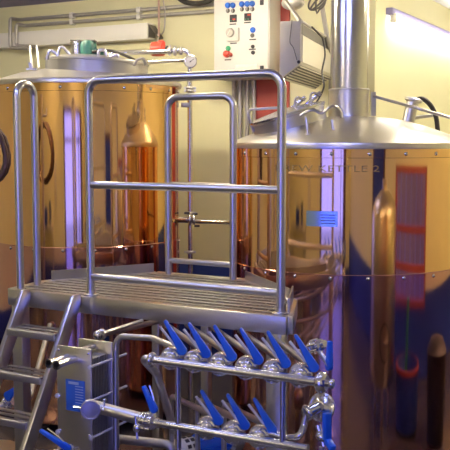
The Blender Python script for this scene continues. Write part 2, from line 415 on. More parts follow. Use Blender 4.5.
# ---------------------------------------------------------------- platform
ZP = 1.20; NFR = 3.83
POLY = [(-3.39, NFR), (-1.70, NFR), (-1.86, 4.25), (-2.40, 4.76), (-3.02, 4.76), (-3.41, 4.15)]
def arange(n):
    xs = []
    for i in range(len(POLY)):
        (x0, y0), (x1, y1) = POLY[i], POLY[(i+1) % len(POLY)]
        if (y0-n)*(y1-n) < 0: xs.append(x0+(x1-x0)*(n-y0)/(y1-y0))
    return min(xs), max(xs)
def platform():
    root = thing('work_platform', 'steel work platform with slotted deck and handrails between the vessels', 'platform', (-2.6, 4.25, 0))
    b = B(); n = NFR+.07
    while n < 4.72:
        a0, a1 = arange(n); box(b, (a0+.03, n-.017, ZP-.006), (a1-.03, n+.017, ZP-.002)); n += .072
    x = -3.3
    while x < -1.8:
        ns = [k for k in [NFR+.04+.02*j for j in range(46)] if k < 4.74 and arange(k)[0]+.04 < x < arange(k)[1]-.04]
        if ns: box(b, (x-.004, ns[0], ZP-.034), (x+.004, ns[-1], ZP-.004))
        x += .085
    obj('deck_grating', b, steel_dull, root)
    for i in range(len(POLY)):
        p, q = Vector((*POLY[i], ZP-.045)), Vector((*POLY[(i+1) % 6], ZP-.045))
        b = B(); beam(b, p, q, .05, .09, .004)
        obj('frame_beam', b, steel, root)
    # upright kick plates on the cut edges
    for i, j, h in ((5, 4, .055), (1, 2, .075), (2, 3, .05)):
        p, q = Vector((*POLY[i], ZP)), Vector((*POLY[j], ZP))
        d = (q-p).normalized(); p = p+d*.04 + Vector((0, 0, h/2)); q = q-d*.02+Vector((0, 0, h/2))
        b = B(); beam(b, p, q, .008, h); obj('kick_plate', b, steel, root)
    for (x, y, w) in ((-3.35, NFR+.03, .035), (-1.77, NFR+.03, .04), (-2.64, 4.72, .025), (-2.98, 4.70, .025)):
        b = B(); box(b, (x-w, y-w, .01), (x+w, y+w, ZP-.09), .004); box(b, (x-.075, y-.075, 0), (x+.075, y+.075, .012)); obj('leg', b, steel, root)
    r = .0215
    # front handrail: inverted U and two rails
    xa, xb, yn, zt = -2.862, -1.752, 3.86, 2.335
    b = B(); pipe(b, [(xa, yn, ZP-.03), (xa, yn, zt), (xb, yn, zt), (xb, yn, ZP-.03)], r, .075, 18); hr = obj('handrail', b, steel, root)
    for z in (1.79, 1.30):
        b = B(); cyl(b, (xa+.015, yn, z), (xb-.015, yn, z), r*.92, 16); obj('rail', b, steel, hr)
    for xx in (xa, xb):
        b = B(); lathe(b, [(.04, 0), (.04, .008), (.026, .012), (.024, .03)], (xx, yn, ZP), (0, 0, 1), 24, cap1=False); obj('post_foot', b, steel, hr)
    # the narrow loop beside the ladder opening
    b = B(); pipe(b, [(-3.347, 3.86, ZP-.03), (-3.347, 3.86, 2.335), (-3.347, 4.005, 2.335), (-3.347, 4.005, ZP-.03)], r, .0725, 18); obj('grab_loop', b, steel, root)
    # rear guard loop
    xa, xb, yn, zt = -2.905, -2.455, 4.72, 2.285
    b = B(); pipe(b, [(xa, yn, ZP-.03), (xa, yn, zt), (xb, yn, zt), (xb, yn, ZP-.03)], r, .07, 18); rg = obj('guard_loop', b, steel, root)
    for z in (1.755, 1.285):
        b = B(); cyl(b, (xa+.015, yn, z), (xb-.015, yn, z), r*.8, 14); obj('rail', b, steel, rg)
platform()

def ladder():
    root = thing('step_ladder', 'steep steel step ladder with slotted treads hooked to the platform front', 'ladder', (-3.07, 3.4, 0))
    k = .58; xl, xr = -3.24, -2.90
    def N(z): return NFR-.05-(ZP-z)*k
    for x in (xl, xr):
        b = B()
        p = [Vector((x-.014, N(0)-.055, 0)), Vector((x-.014, N(0)+.035, 0)), Vector((x-.014, N(ZP)+.0215, ZP-.04)), Vector((x-.014, N(ZP)+.0215, ZP+.014)), Vector((x-.014, N(ZP)-.04, ZP+.014))]
        prism(b, p, (.028, 0, 0), .003); obj('stringer', b, steel, root)
    for i in range(1, 6):
        z = ZP+.03-.2*i
        if z < .05: continue
        b = B(); n0 = N(z)-.075
        for j in range(3): box(b, (xl+.012, n0+j*.056, z-.005), (xr-.012, n0+j*.056+.030, z))
        box(b, (xl+.012, n0-.004, z-.036), (xr-.012, n0+.008, z-.001), .002)
        box(b, (xl+.012, n0, z-.03), (xl+.02, n0+.142, z-.012)); box(b, (xr-.02, n0, z-.03), (xr-.012, n0+.14, z-.012))
        obj('tread', b, steel_dull, root)
ladder()

# ---------------------------------------------------------------- plate heat exchanger
def exchanger():
    x0, x1, zt, zb, n0, n1 = -2.572, -2.379, 1.095, .30, 3.20, 3.36
    root = thing('plate_heat_exchanger', 'upright plate heat exchanger with blue label beside the ladder', 'heat exchanger', ((x0+x1)/2, 3.27, 0))
    b = B(); box(b, (x0, n0, zb), (x1, n0+.012, zt), .003); fp = obj('front_plate', b, steel, root)
    b = B(); box(b, (x0, n1, zb), (x1, n1+.012, zt), .003); obj('back_plate', b, steel, root)
    b = B(); z0 = zb+.06
    for k in range(22):
        y = n0+.022+k*.0061; box(b, (x0+.022+(k % 2)*.004, y, z0), (x1-.022-(k % 2)*.004, y+.0045, zt-.055))
    obj('plate_pack', b, steel_dull, root)
    for x in (x0+.004, x1-.002):
        for z in (.40, .69, .86, 1.015):
            b = B(); cyl(b, (x, n0-.012, z), (x, n1+.12, z), .006, 10); lathe(b, [(.011, -.010), (.011, 0)], (x, n0, z), (0, 1, 0), 6); obj('tie_rod', b, rod_m, root)
    for k, x in enumerate((x0+.062, x0+.105)):
        b = B(); p = Vector((x, n0+.01, 1.045 if k == 0 else 1.042)); q = p+Vector((0, -.135, 0))
        lathe(b, [(.016, 0), (.016, .135), (.021, .137), (.021, .145), (.013, .145), (.013, .02)], p, (0, -1, 0), 20, cap0=False, cap1=True)
        obj('port_nozzle', b, steel_pol, root)
    b = B(); box(b, (x0+.07, n0, 1.055), (x0+.10, n1+.09, 1.075), .003); obj('carrying_bar', b, steel, root)
    b = B(); box(b, (x0+.052, n0-.003, .80), (x0+.158, n0, .945), .001); lb = obj('label_plate', b, plate_blue, fp, label='blue printed label')
    b = B()
    for k in range(9): box(b, (x0+.105, n0-.0036, .815+k*.0125), (x0+.150, n0-.003, .8185+k*.0125))
    box(b, (x0+.068, n0-.0036, .924), (x0+.125, n0-.003, .936)); obj('label_print', b, label_ink, lb)
    for x in (x0+.014, x1-.014):
        for z in (.50, .70, .86, 1.075):
            b = B(); lathe(b, [(.006, 0), (.006, .004), (.003, .006)], (x, n0, z), (0, -1, 0), 8); obj('plate_bolt', b, chrome, fp)
    for y in (n0+.006, n1+.006):
        b = B(); box(b, (x0+.02, y-.02, 0), (x1-.02, y+.02, .012)); box(b, (x0+.03, y-.008, .01), (x0+.06, y+.008, zb+.02)); box(b, (x1-.06, y-.008, .01), (x1-.03, y+.008, zb+.02)); obj('foot', b, steel_dull, root)
exchanger()

# ---------------------------------------------------------------- valve manifold
NH = 3.06; ZT = 1.127; ZL = 0.865; RP = .0175
def hx(px, py_, n): return at(px, py_, n=n).x
def manifold():
    root = thing('pipe_manifold', 'frame of two horizontal steel header pipes joined by upright pipes', 'pipework', (-1.85, NH, 0))
    xl = hx(152, 359, NH); xr = hx(318, 384, NH)
    b = B(); pl = at(146, 362, n=NH); cyl(b, (xl, NH, ZT), (xr, NH, ZT), RP, 18); obj('top_header', b, steel_pol, root)
    b = B(); e = Vector((xl, NH, ZT)); clamp_ring(b, e, (1, 0, 0), RP+.003, .016); obj('clamp', b, steel_pol, root)
    b = B(); pipe(b, [(xl, NH, ZT), (xl-.045, NH, ZT), (xl-.03, NH+.08, ZT-.08), at(175, 432, n=NH+.2)], RP, .04, 16); obj('return_bend', b, steel, root)
    xa = hx(92, 409, NH); xm = hx(150, 421, NH); xe = hx(308, 450, NH)
    b = B(); ca = Vector((.50, -.86, -.05)).normalized(); e0 = Vector((xa, NH, ZL+.026)); cyl(b, e0, (xm, NH, ZL), .026, 22); sphere(b, e0, .0262); cyl(b, e0, e0+ca*.05, .026, 22); obj('wide_header', b, steel, root)
    e1 = e0+ca*.05; b = B(); lathe(b, [(.028, -.012), (.040, -.008), (.044, -.003), (.044, .006), (.041, .010), (.036, .010), (.034, .007), (.012, .008)], e1, ca, 36)
    cap = obj('end_cap', b, steel, root, label='round polished clamp cap')
    sd = Vector((-ca.y, ca.x, 0)); sd = sd if sd.x > 0 else -sd
    b = B(); p = e1+sd*.056; cyl(b, p-Vector((.0, 0, .012)), p+Vector((.004, 0, .045)), .005, 8); sphere(b, p, .012); sphere(b, p+Vector((.004, 0, .04)), .008); obj('wing_screw', b, chrome, cap)
    b = B(); cyl(b, e1-sd*.042+Vector((0, 0, .008)), e1-sd*.075+Vector((0, 0, .014)), .005, 8); obj('hinge_pin', b, chrome, cap)
    b = B(); cyl(b, (xm, NH, ZL), (xe, NH, ZL), RP*.95, 18); obj('lower_header', b, steel_pol, root)
    for px, top in ((178, 370), (283, 384)):
        x = hx(px, top, NH); b = B(); cyl(b, (x, NH, ZT), (x, NH, .02 if px < 200 else ZL), .0125, 14); obj('upright', b, steel_pol, root)
    x = hx(178, 370, NH)
    b = B(); lathe(b, [(.06, 0), (.06, .012), (.02, .016)], (x, NH, 0), (0, 0, 1), 20); obj('foot', b, steel, root)
    x2 = xe-.02; b = B(); cyl(b, (x2, NH, ZL), (x2, NH, .02), .0125, 14); lathe(b, [(.06, 0), (.06, .012), (.02, .016)], (x2, NH, 0), (0, 0, 1), 20); obj('upright', b, steel_pol, root)
    # right hand end: clamp block
    c = Vector((xr+.005, NH, ZT)); b = B(); clamp_ring(b, c+Vector((.01, 0, 0)), (1, 0, 0), RP+.010, .026); cyl(b, c, c+Vector((.055, 0, 0)), RP*.8, 14); clamp_ring(b, c+Vector((.05, 0, 0)), (1, 0, 0), RP*.7, .012); beam(b, c+Vector((0, -.01, -.035)), c+Vector((0, -.01, .03)), .022, .03, .004); obj('end_clamp', b, chrome, root)
manifold()

def make_valve(loc, label, group):
    """manual butterfly valve seen along its bore (local y), lever leaning to the left"""
    t = thing('butterfly_valve', label, 'valve', loc, group); o = Vector(loc)
    b = B(); lathe(b, [(.018, -.030), (.030, -.028), (.040, -.024), (.046, -.018), (.046, -.004), (.041, -.002), (.041, .002), (.046, .004), (.046, .018), (.036, .026), (.020, .034), (.018, .05)], o, (0, 1, 0), 36)
    sphere(b, o+Vector((0, -.024, .004)), .030, (1, .55, 1), 24); body = obj('valve_body', b, steel_pol, t)
    for k in range(6):
        a = k*PI/3+.4; b = B(); p = o+Vector((.039*math.cos(a), -.024, .039*math.sin(a))); lathe(b, [(.0055, 0), (.0055, .006), (.003, .008)], p, (0, -1, 0), 6); obj('body_bolt', b, chrome, body)
    h = o+Vector((.052, -.024, .038)); d = Vector((-.50, -.04, .865)).normalized(); s = Vector((d.z, 0, -d.x)).normalized()
    b = B(); cyl(b, o+Vector((.02, -.0, .012)), h+Vector((0, .01, 0)), .010, 12); obj('stem', b, steel, body)
    poly = []
    for k in range(9):
        a = PI*k/8; poly.append(h - d*(.018*math.sin(a)) + s*(.019*math.cos(a)))
    poly += [h+d*.06-s*.013, h+d*.140-s*.0065, h+d*.146-s*.003, h+d*.146+s*.003, h+d*.140+s*.0065, h+d*.06+s*.013]
    b = B(); prism(b, [p+Vector((0, .009, 0)) for p in poly], (0, -.018, 0), .003); hd = obj('handle', b, blue_pl, t, label='blue plastic lever handle')
    b = B(); tube(b, [h+d*.018-s*.006, h+d*.040-s*.019, h+d*.132-s*.032], .0058, 8); obj('trigger', b, rod_m, t, label='thin bright trigger lever')
    return t
top_px = [171.7, 195.3, 220.5, 246.7, 273.5, 301.0]
top_py = [358.0, 361.0, 364.0, 367.5, 371.0, 375.0]
G1 = 'blue handled valves behind the upper header pipe'; G2 = 'blue handled valves behind the lower header pipe'
ordn = ['leftmost', 'second from left', 'third from left', 'fourth from left', 'fifth from left', 'rightmost']
proto = None; NV = NH+.062
VT = []
for i, (px, py) in enumerate(zip(top_px, top_py)):
    p = at(px, py, n=NV)
    lab = 'blue handled butterfly valve, %s of the six on the upper header pipe' % ordn[i]
    if proto is None: proto = make_valve(p, lab, G1); proto.rotation_euler.z = math.radians(18)
    else: dup(proto, p, lab, G1)
    VT.append(p)
VL = []
for i, (px, py) in enumerate(((207.5, 427.5), (233.5, 432), (260, 436.5))):
    p = at(px, py, n=NV)
    dup(proto, p, 'blue handled butterfly valve, %s of the three on the lower header pipe' % ('leftmost', 'middle', 'rightmost')[i], G2); VL.append(p)
def kettle_hit(e):
    dx = e.x-KC.x; return Vector((e.x, KC.y-math.sqrt(max(KR**2-dx*dx, .01))-.003, e.z))
def kettle_face(e):
    # nearest point of the kettle wall at the height of e
    d = Vector((e.x-KC.x, e.y-KC.y, 0)).normalized()*(KR+.003); return Vector((KC.x+d.x, KC.y+d.y, e.z))
# sloping product pipes rising from each valve to the underside of the platform
for i, p in enumerate(VT):
    b = B(); q = p+Vector((0, .05, 0)); u = q + Vector((0, .07, .0))
    e = at(top_px[i]-34, top_py[i]-44, n=4.0); e.z = min(e.z, 1.065)
    path = [q, u, e, kettle_hit(e) if i < 4 else kettle_face(e+Vector((-.5, 0, 0)))]
    if i == 0:
        path = [q, u, at(152, 338, n=3.35), at(116, 336, n=3.35), at(116, 420, n=3.35), Vector((at(116, 420, n=3.35).x, 3.35, .02))]
    pipe(b, path, .0145, .05, 12)
    o = obj('product_pipe', b, steel, None)
    tag(o, 'steel pipe arching from the leftmost upper valve down beside the exchanger' if i == 0 else 'thin steel pipe sloping up behind the %s upper valve' % ordn[i], 'pipe', 'pipes behind the valves')
for i, p in enumerate(VL):
    b = B(); q = p+Vector((0, .05, 0)); u = q+Vector((0, .07, 0))
    px = (207.5, 233.5, 260)[i]; e = at(px-36, 432-36+i*4, n=4.0)
    pipe(b, [q, u, e, Vector((e.x, e.y, 0))], .0145, .05, 12)
    o = obj('product_pipe', b, steel, None)
    tag(o, 'thin steel pipe rising behind the %s lower valve' % ('leftmost', 'middle', 'rightmost')[i], 'pipe', 'pipes behind the valves')

def inline_valve(name, label, c, along, hub, tip, width=.03, group=None, flat=Vector((0, 1, 0)), trig=True, r=.03):
    t = thing(name, label, 'valve', c, group); c = Vector(c); along = Vector(along).normalized()
    b = B(); lathe(b, [(r*.62, -.055), (r*.62, -.035), (r*1.05, -.03), (r*1.05, -.018), (r*.9, -.014), (r*.9, -.004), (r*1.25, -.002), (r*1.25, .002), (r*.9, .004), (r*.9, .014), (r*1.05, .018), (r*1.05, .03), (r*.62, .035), (r*.62, .055)], c, along, 28)
    body = obj('valve_body', b, steel_pol, t)
    u, v = frame_for(along)
    for k in range(6):
        a = k*PI/3+.3; p = c+u*(r*1.1*math.cos(a))+v*(r*1.1*math.sin(a)); b = B(); tube(b, [p-along*.022, p+along*.022], .005, 8); obj('body_bolt', b, chrome, body)
    hub, tip = Vector(hub), Vector(tip); d = (tip-hub).normalized(); L = (tip-hub).length; s = d.cross(flat).normalized(); f = s.cross(d).normalized()
    b = B(); cyl(b, c, hub, .009, 10); obj('stem', b, steel, body)
    w = width/2; poly = [hub - d*(w*math.sin(PI*k/8)) + s*(w*math.cos(PI*k/8)) for k in range(9)]
    poly += [hub+d*L*.4-s*w*.75, hub+d*L-s*w*.42, hub+d*L+s*w*.42, hub+d*L*.4+s*w*.75]
    b = B(); prism(b, [p+f*.009 for p in poly], -f*.018, .003); obj('handle', b, blue_pl, t, label='blue plastic lever handle')
    if trig:
        b = B(); q = hub+d*.03-s*w*1.0; tube(b, [q, q+d*.02-s*.006, q+d*L*.62-s*.012], .0042, 8); obj('trigger', b, chrome, t)
    return t
# valve on the wide pipe
c = at(148, 421.5, n=NH)
c.z = ZL
inline_valve('butterfly_valve', 'blue handled valve clamped into the wide lower pipe right of the round cap', c, (1, 0, 0), at(154, 409, n=NH-.02), at(143.5, 386, n=NH-.02), .034, r=.032)
b = B(); p = c+Vector((-.03, -.035, -.02)); cyl(b, p+Vector((-.008, 0, .045)), p+Vector((0, 0, -.05)), .005, 8); sphere(b, p+Vector((-.004, 0, -.005)), .016, (1, .7, 1.2)); tag(obj('wing_nut', b, chrome, None), 'bright wing nut hanging below the valve on the wide pipe', 'wing nut')
# lower left handle
c = at(66, 452, n=3.05)
inline_valve('ball_valve', 'blue handled valve in front of the heat exchanger foot', c, (.6, .8, 0), at(68, 448, n=3.02), at(40, 430, n=2.98), .03, r=.03)
# far left valve behind the ladder
c = at(9, 402, Y=5.4)
inline_valve('ball_valve', 'small blue handled valve seen behind the ladder at the far left', c, (1, -.3, .25), at(8, 396, Y=5.35), at(15, 389, Y=5.3), .06, r=.032, trig=False)
b = B(); pipe(b, [at(12, 400, Y=5.4), at(30, 398, Y=5.6), TC+Vector((.18, -.675, .78))], .02, .05, 12); pipe(b, [at(6, 403, Y=5.4), at(-12, 412, Y=5.4), Vector((*at(-12, 412, Y=5.4).xy, .01))], .02, .05, 12)
tag(obj('drain_pipe', b, steel, None), 'steel drain pipe from the mash tun to the small far left valve', 'pipe')

# right end: upper union valve, big disc, its elbow, and vertical blue handles
c = at(316, 346, n=3.20)
inline_valve('butterfly_valve', 'valve with upright blue handle at the upper right end of the manifold', c, (.85, -.4, .35), at(329, 366, n=3.16), at(330, 341, n=3.16), .036, r=.022, trig=False, flat=Vector((.6, .8, 0)))
b = B(); pipe(b, [at(318, 346, n=3.2), at(306, 352, n=3.32), at(292, 352, n=4.2), kettle_face(at(292, 352, n=4.2)+Vector((-.6, 0, 0)))], .014, .04, 12); tag(obj('union_pipe', b, steel, None), 'short steel pipe feeding the upper right valve from under the deck', 'pipe')
dk = at(321, 407, n=3.16); dax = (Vector((-.15, -1, .35))).normalized()
t = thing('check_valve', 'large round steel disc valve with upright blue handle below the upper header end', 'valve', dk)
b = B(); lathe(b, [(.02, -.05), (.052, -.014), (.056, -.010), (.056, .000), (.048, .004), (.044, .003), (.030, .010), (.022, .02)], dk, dax, 40); bd = obj('valve_disc', b, steel_pol, t)
cl = dk+dax*.055+Vector((-.028, 0, -.032)); b = B(); tube(b, [dk+dax*.02, cl], .022, 18); clamp_ring(b, cl, cl-dk, .021, .016, 24); obj('valve_neck', b, steel_pol, t)
b = B(); hb = at(327, 440, n=3.06); ht = at(327, 413, n=3.06)
beam(b, hb, ht, .022, .03, .004, up=Vector((.5, .8, 0))); beam(b, hb, at(333, 449, n=3.03), .022, .026, .004, up=Vector((.5, .8, 0))); obj('handle', b, blue_pl, t, label='upright blue plastic handle')
b = B(); cyl(b, at(324, 446, n=3.08), at(318, 425, n=3.09), .012, 12); clamp_ring(b, at(322, 436, n=3.08), (.3, -.2, 1), .016, .02); obj('stem', b, chrome, t)
b = B(); pipe(b, [cl, cl+Vector((-.01, -.005, -.05)), at(300, 437, n=3.07), at(285, 438, n=3.1), at(268, 433, n=3.12), at(262, 430, n=3.2)], .0135, .03, 14); tag(obj('elbow_pipe', b, steel_pol, None), 'bent steel pipe curling from the rightmost lower valve up to the big disc valve', 'pipe')
b = B(); p = at(322, 452, n=3.08); cyl(b, p+Vector((0, 0, .02)), Vector((p.x, p.y, 0.0)), .012, 12); tag(obj('support_pipe', b, steel, None), 'steel pipe going to the floor beneath the big disc valve', 'pipe')

# left: union on the back pipe above the exchanger
b = B(); p0 = at(98, 335, n=3.55); p1 = at(150, 323, n=4.25)
pipe(b, [p0, p1, kettle_hit(Vector((KC.x-.55, 0, p1.z)))], .016, .05, 12); clamp_ring(b, p0+(p1-p0)*.06, p1-p0, .018, .016)
up = tag(obj('return_pipe', b, steel, None), 'steel pipe with a round union running behind the heat exchanger top', 'pipe')
b = B(); sphere(b, p0, .024); obj('union_cap', b, steel_pol, up)
b = B(); d = (p1-p0).normalized(); cyl(b, Vector((p0.x+.16, at(116, 336, n=3.35).y+.02, at(116, 336, n=3.35).z)), Vector((p0.x+.16, 3.7, at(116, 336, n=3.35).z)), .010, 10)
bm_ = b; tag(obj('stay_rod', bm_, steel, None), 'short steel rod behind the arching pipe bend', 'rod')

# under the deck: pump with a slotted fan cowl, lower floor pipes
pp = at(196, 447, Y=4.75)
t = thing('transfer_pump', 'pale pump motor with slotted fan cowl under the platform below the lower pipe', 'pump', (pp.x, pp.y, 0))
pax = (RGT*-.75 + FWD*-.55).normalized()
b = B(); lathe(b, [(.062, 0), (.068, .02), (.068, .09), (.060, .10), (.02, .104)], pp+pax*.02, pax, 32); fc = obj('fan_cowl', b, white_pl, t)
u, v = frame_for(pax)
b = B()
for k in range(12):
    for j in range(2):
        a = 2*PI*k/12; rr = .0688; q = pp+pax*(.045+j*.035)+u*(rr*math.cos(a))+v*(rr*math.sin(a)); n_ = (u*math.cos(a)+v*math.sin(a)); w_ = pax.cross(n_)
        beam(b, q-w_*.010, q+w_*.010, .022, .004, up=n_)
obj('cowl_slots', b, dark, fc)
b = B(); lathe(b, [(.06, -.20), (.06, 0.03)], pp, pax, 32)
for k in range(16):
    a = 2*PI*k/16; q = u*math.cos(a)+v*math.sin(a); beam(b, pp-pax*.19+q*.063, pp+q*.063, .012, .004, up=pax.cross(q))
obj('motor', b, blue_pl, t)
b = B(); lathe(b, [(.045, -.30), (.075, -.28), (.075, -.22), (.05, -.2)], pp, pax, 32); obj('pump_head', b, steel_pol, t)
b = B(); box(b, (pp.x-.1, pp.y-.1, 0), (pp.x+.1, pp.y+.1, .02)); box(b, (pp.x-.04, pp.y-.04, .02), (pp.x+.04, pp.y+.04, pp.z-.055)); obj('stand', b, steel_dull, t)
b = B(); pipe(b, [at(109, 438, n=3.5), at(166, 444, n=3.5), at(172, 447, n=3.5), Vector((*at(172, 447, n=3.5).xy, .0))], .022, .05, 14); pipe(b, [at(110, 438, n=3.5), at(109, 438, n=3.5)+Vector((-.001, 0, -.06)), Vector((*at(109, 438, n=3.5).xy, 0))], .022, .03, 14)
tag(obj('suction_pipe', b, steel_dull, None), 'dull steel pipe running low beneath the wide pipe by the heat exchanger', 'pipe')

# ---------------------------------------------------------------- pipework on the back wall side
RY = 6.85
rx = at(190, 150, Y=RY)
def riser():
    top = at(190, 62, Y=RY)
    root = thing('riser_pipe', 'tall vertical steel pipe with elbow and gauge beside the mash tun', 'pipe', (rx.x, rx.y, 0))
    b = B(); e = at(183, 50.5, Y=RY); cor = at(190, 49, Y=RY); far = at(110, 53, Y=6.75)
    pipe(b, [Vector((rx.x, rx.y, .0)), Vector((rx.x, rx.y, cor.z)), at(168, 51.5, Y=RY), far, far+Vector((0, 0, -.06))], .019, .06, 14); obj('pipe_run', b, steel_pol, root)
    b = B(); pipe(b, [at(189, 60, Y=RY), at(147, 62, Y=RY-.1), at(143, 62, Y=RY-.15), at(138, 66, Y=RY-.2)], .014, .03, 12); obj('branch_pipe', b, steel_pol, root)
    b = B(); lathe(b, [(.046, .0), (.050, .004), (.050, .022), (.044, .026)], at(190.5, 61.5, Y=RY-.05), -FWD, 32); g = obj('dial_gauge', b, steel_pol, root, label='round dial gauge')
    b = B(); lathe(b, [(.041, .0), (.041, .002)], at(190.5, 61.5, Y=RY-.0765), -FWD, 32); obj('dial_face', b, zinc, g)
    b = B(); c = at(190.5, 61.5, Y=RY-.081); beam(b, c-RGT*.008-Vector((0, 0, .006)), c+RGT*.026+Vector((0, 0, .02)), .004, .003, up=FWD); sphere(b, c, .006); obj('needle', b, dark, g)
    b = B()
    for px in (169, 175, 181):
        c = at(px, 51, Y=RY); clamp_ring(b, c, RGT, .020 if px != 175 else .026, .018)
    beam(b, at(170, 45, Y=RY), at(170, 56, Y=RY), .02, .012); obj('flange', b, steel, root)
    for y in (88, 91, 213, 252):
        b = B(); clamp_ring(b, at(190, y, Y=RY), (0, 0, 1), .021, .016); p = at(190, y, Y=RY); beam(b, p-RGT*.045, p+RGT*.045, .014, .016); obj('clamp', b, steel, root)
    b = B(); p = at(185, 105, Y=RY); beam(b, p-RGT*.03, p+RGT*.04, .05, .035, .003); obj('bracket', b, steel_dull, root)
    # cross branch low down with its flanged valve
    b = B(); pipe(b, [at(170, 219, Y=6.78), at(200, 221.5, Y=RY-.02), at(224, 222, Y=RY+.1), at(262, 223, Y=RY+.2)], .017, .02, 12); obj('cross_pipe', b, steel_pol, root)
    b = B()
    for px, r_ in ((164, .028), (168, .036), (176, .03), (190, .034), (194, .028)): clamp_ring(b, at(px, 219.5, Y=6.78), RGT, r_, .016)
    tube(b, [at(160, 219, Y=6.72), at(190, 220, Y=6.8)], .024, 16); obj('tank_outlet', b, steel_pol, root)
    for (px, py) in ((195, 214), (197, 226), (187, 213), (172, 228)):
        b = B(); p = at(px, py, Y=6.78); tube(b, [p-RGT*.02, p+RGT*.02], .008, 8); obj('bolt', b, dark, root)
    return root
riser()
# red actuator hanging under a thin copper pipe
t = thing('red_actuator', 'red valve actuator on the pipe above the mash tun lid', 'actuator', at(158, 55, Y=6.95))
c = at(158, 49, Y=6.95); b = B(); lathe(b, [(.03, -.05), (.052, -.045), (.056, 0), (.052, .045), (.03, .05)], c, (RGT+FWD*-.3).normalized(), 24); lathe(b, [(.03, -.03), (.03, .05), (.02, .06)], c+Vector((.03, 0, .0)), (0, 0, 1), 20); obj('body', b, red_pl, t)
b = B(); lathe(b, [(.025, 0), (.025, .03)], c+RGT*.05, RGT, 16); obj('coupling', b, dark, t)
b = B(); p = at(159, 42, n=6.84); pipe(b, [Vector((p.x, p.y, CEIL)), p, at(158, 46, Y=7.0)], .010, .02, 10); tag(obj('copper_pipe', b, pink_pt, None), 'thin pinkish copper pipe dropping down the yellow wall to the red actuator', 'pipe')
b = B(); tube(b, smooth_path([at(163, 0, n=6.83), at(165, 12, n=6.83), at(164, 30, n=6.83), at(159, 37, n=6.83), at(157, 43, Y=7.0)]), .006, 8); tag(obj('cable', b, zinc, None), 'thin grey cable hanging beside the copper pipe on the wall', 'cable')
# conduits on the wall
for k, (z, pxl, ydn) in enumerate(((3.185, 19, 47), (3.125, 25, 45))):
    l = at(pxl, 25, n=6.865); b = B(); r0 = at(220, 12, n=6.865)
    pipe(b, [(r0.x, 6.865, z), (l.x, 6.865, z), (l.x, 6.80, z), Vector((l.x, 6.74, z)), Vector((l.x, 6.735, at(pxl, ydn, n=6.735).z)), Vector((l.x+.22, 6.735, at(pxl, ydn, n=6.735).z-.02))], .017, .03, 10)
    t = tag(obj('conduit_pipe', b, zinc, None), 'grey wall conduit, %s of the two above the white duct' % ('upper' if k == 0 else 'lower'), 'conduit', 'grey conduits on the wall')
    for px in (72, 139):
        x = at(px, 20, n=6.865).x; b = B(); box(b, (x-.02, 6.845, z-.026), (x+.02, 6.90, z+.026), .004); obj('clip', b, white_pl, t)
# white duct
x1 = at(148, 33, n=6.78).x
t = thing('cable_duct', 'long white rectangular duct on the wall above the mash tun', 'duct', ((x1+XL)/2, 6.83, 2.91))
b = B(); box(b, (XL, 6.77, 2.915), (x1, NW, 3.055), .004); obj('duct_casing', b, white_pt, t)
b = B(); box(b, (x1+.001, 6.785, 2.93), (x1+.006, NW-.01, 3.04)); prism(b, [(x1+.006, 6.79, 3.04), (x1+.006, NW-.01, 3.04), (x1+.09, NW-.01, 2.93), (x1+.09, 6.82, 2.92)], (0, 0, -.012)); obj('duct_end', b, darkgrey, t, label='dark open end')
# two white drop pipes to the lid
for k, (xa, xb, yb) in enumerate(((30, 32, 66), (37, 39, 66))):
    b = B(); pipe(b, [at(xa, 46, n=6.76), at(xa, 47, Y=6.5), at(xb, yb+2, Y=6.42)], .0085, .03, 12)
    tag(obj('drop_pipe', b, white_pl, None), 'white plastic pipe dropping to the mash tun lid, %s of two' % ('left' if k == 0 else 'right'), 'pipe', 'white pipes above the mash tun')
b = B(); tube(b, smooth_path([at(92, 52, Y=6.5), at(100, 50.5, Y=6.5), at(112, 51, Y=6.5), at(124, 55, Y=6.55), at(136, 60.5, Y=6.7)]), .010, 8); tag(obj('motor_cable', b, rubber, None), 'black cable trailing from the green motor across the lid', 'cable')
b = B(); tube(b, smooth_path([at(168, -12, n=6.80), at(183, 1, n=6.80), at(198, 3.5, n=6.80), at(212, -1, n=6.80), at(222, -14, n=6.8)]), .022, 12); tag(obj('hanging_hose', b, rubber, None), 'black hose sagging at the top of the wall left of the control cabinet', 'hose')

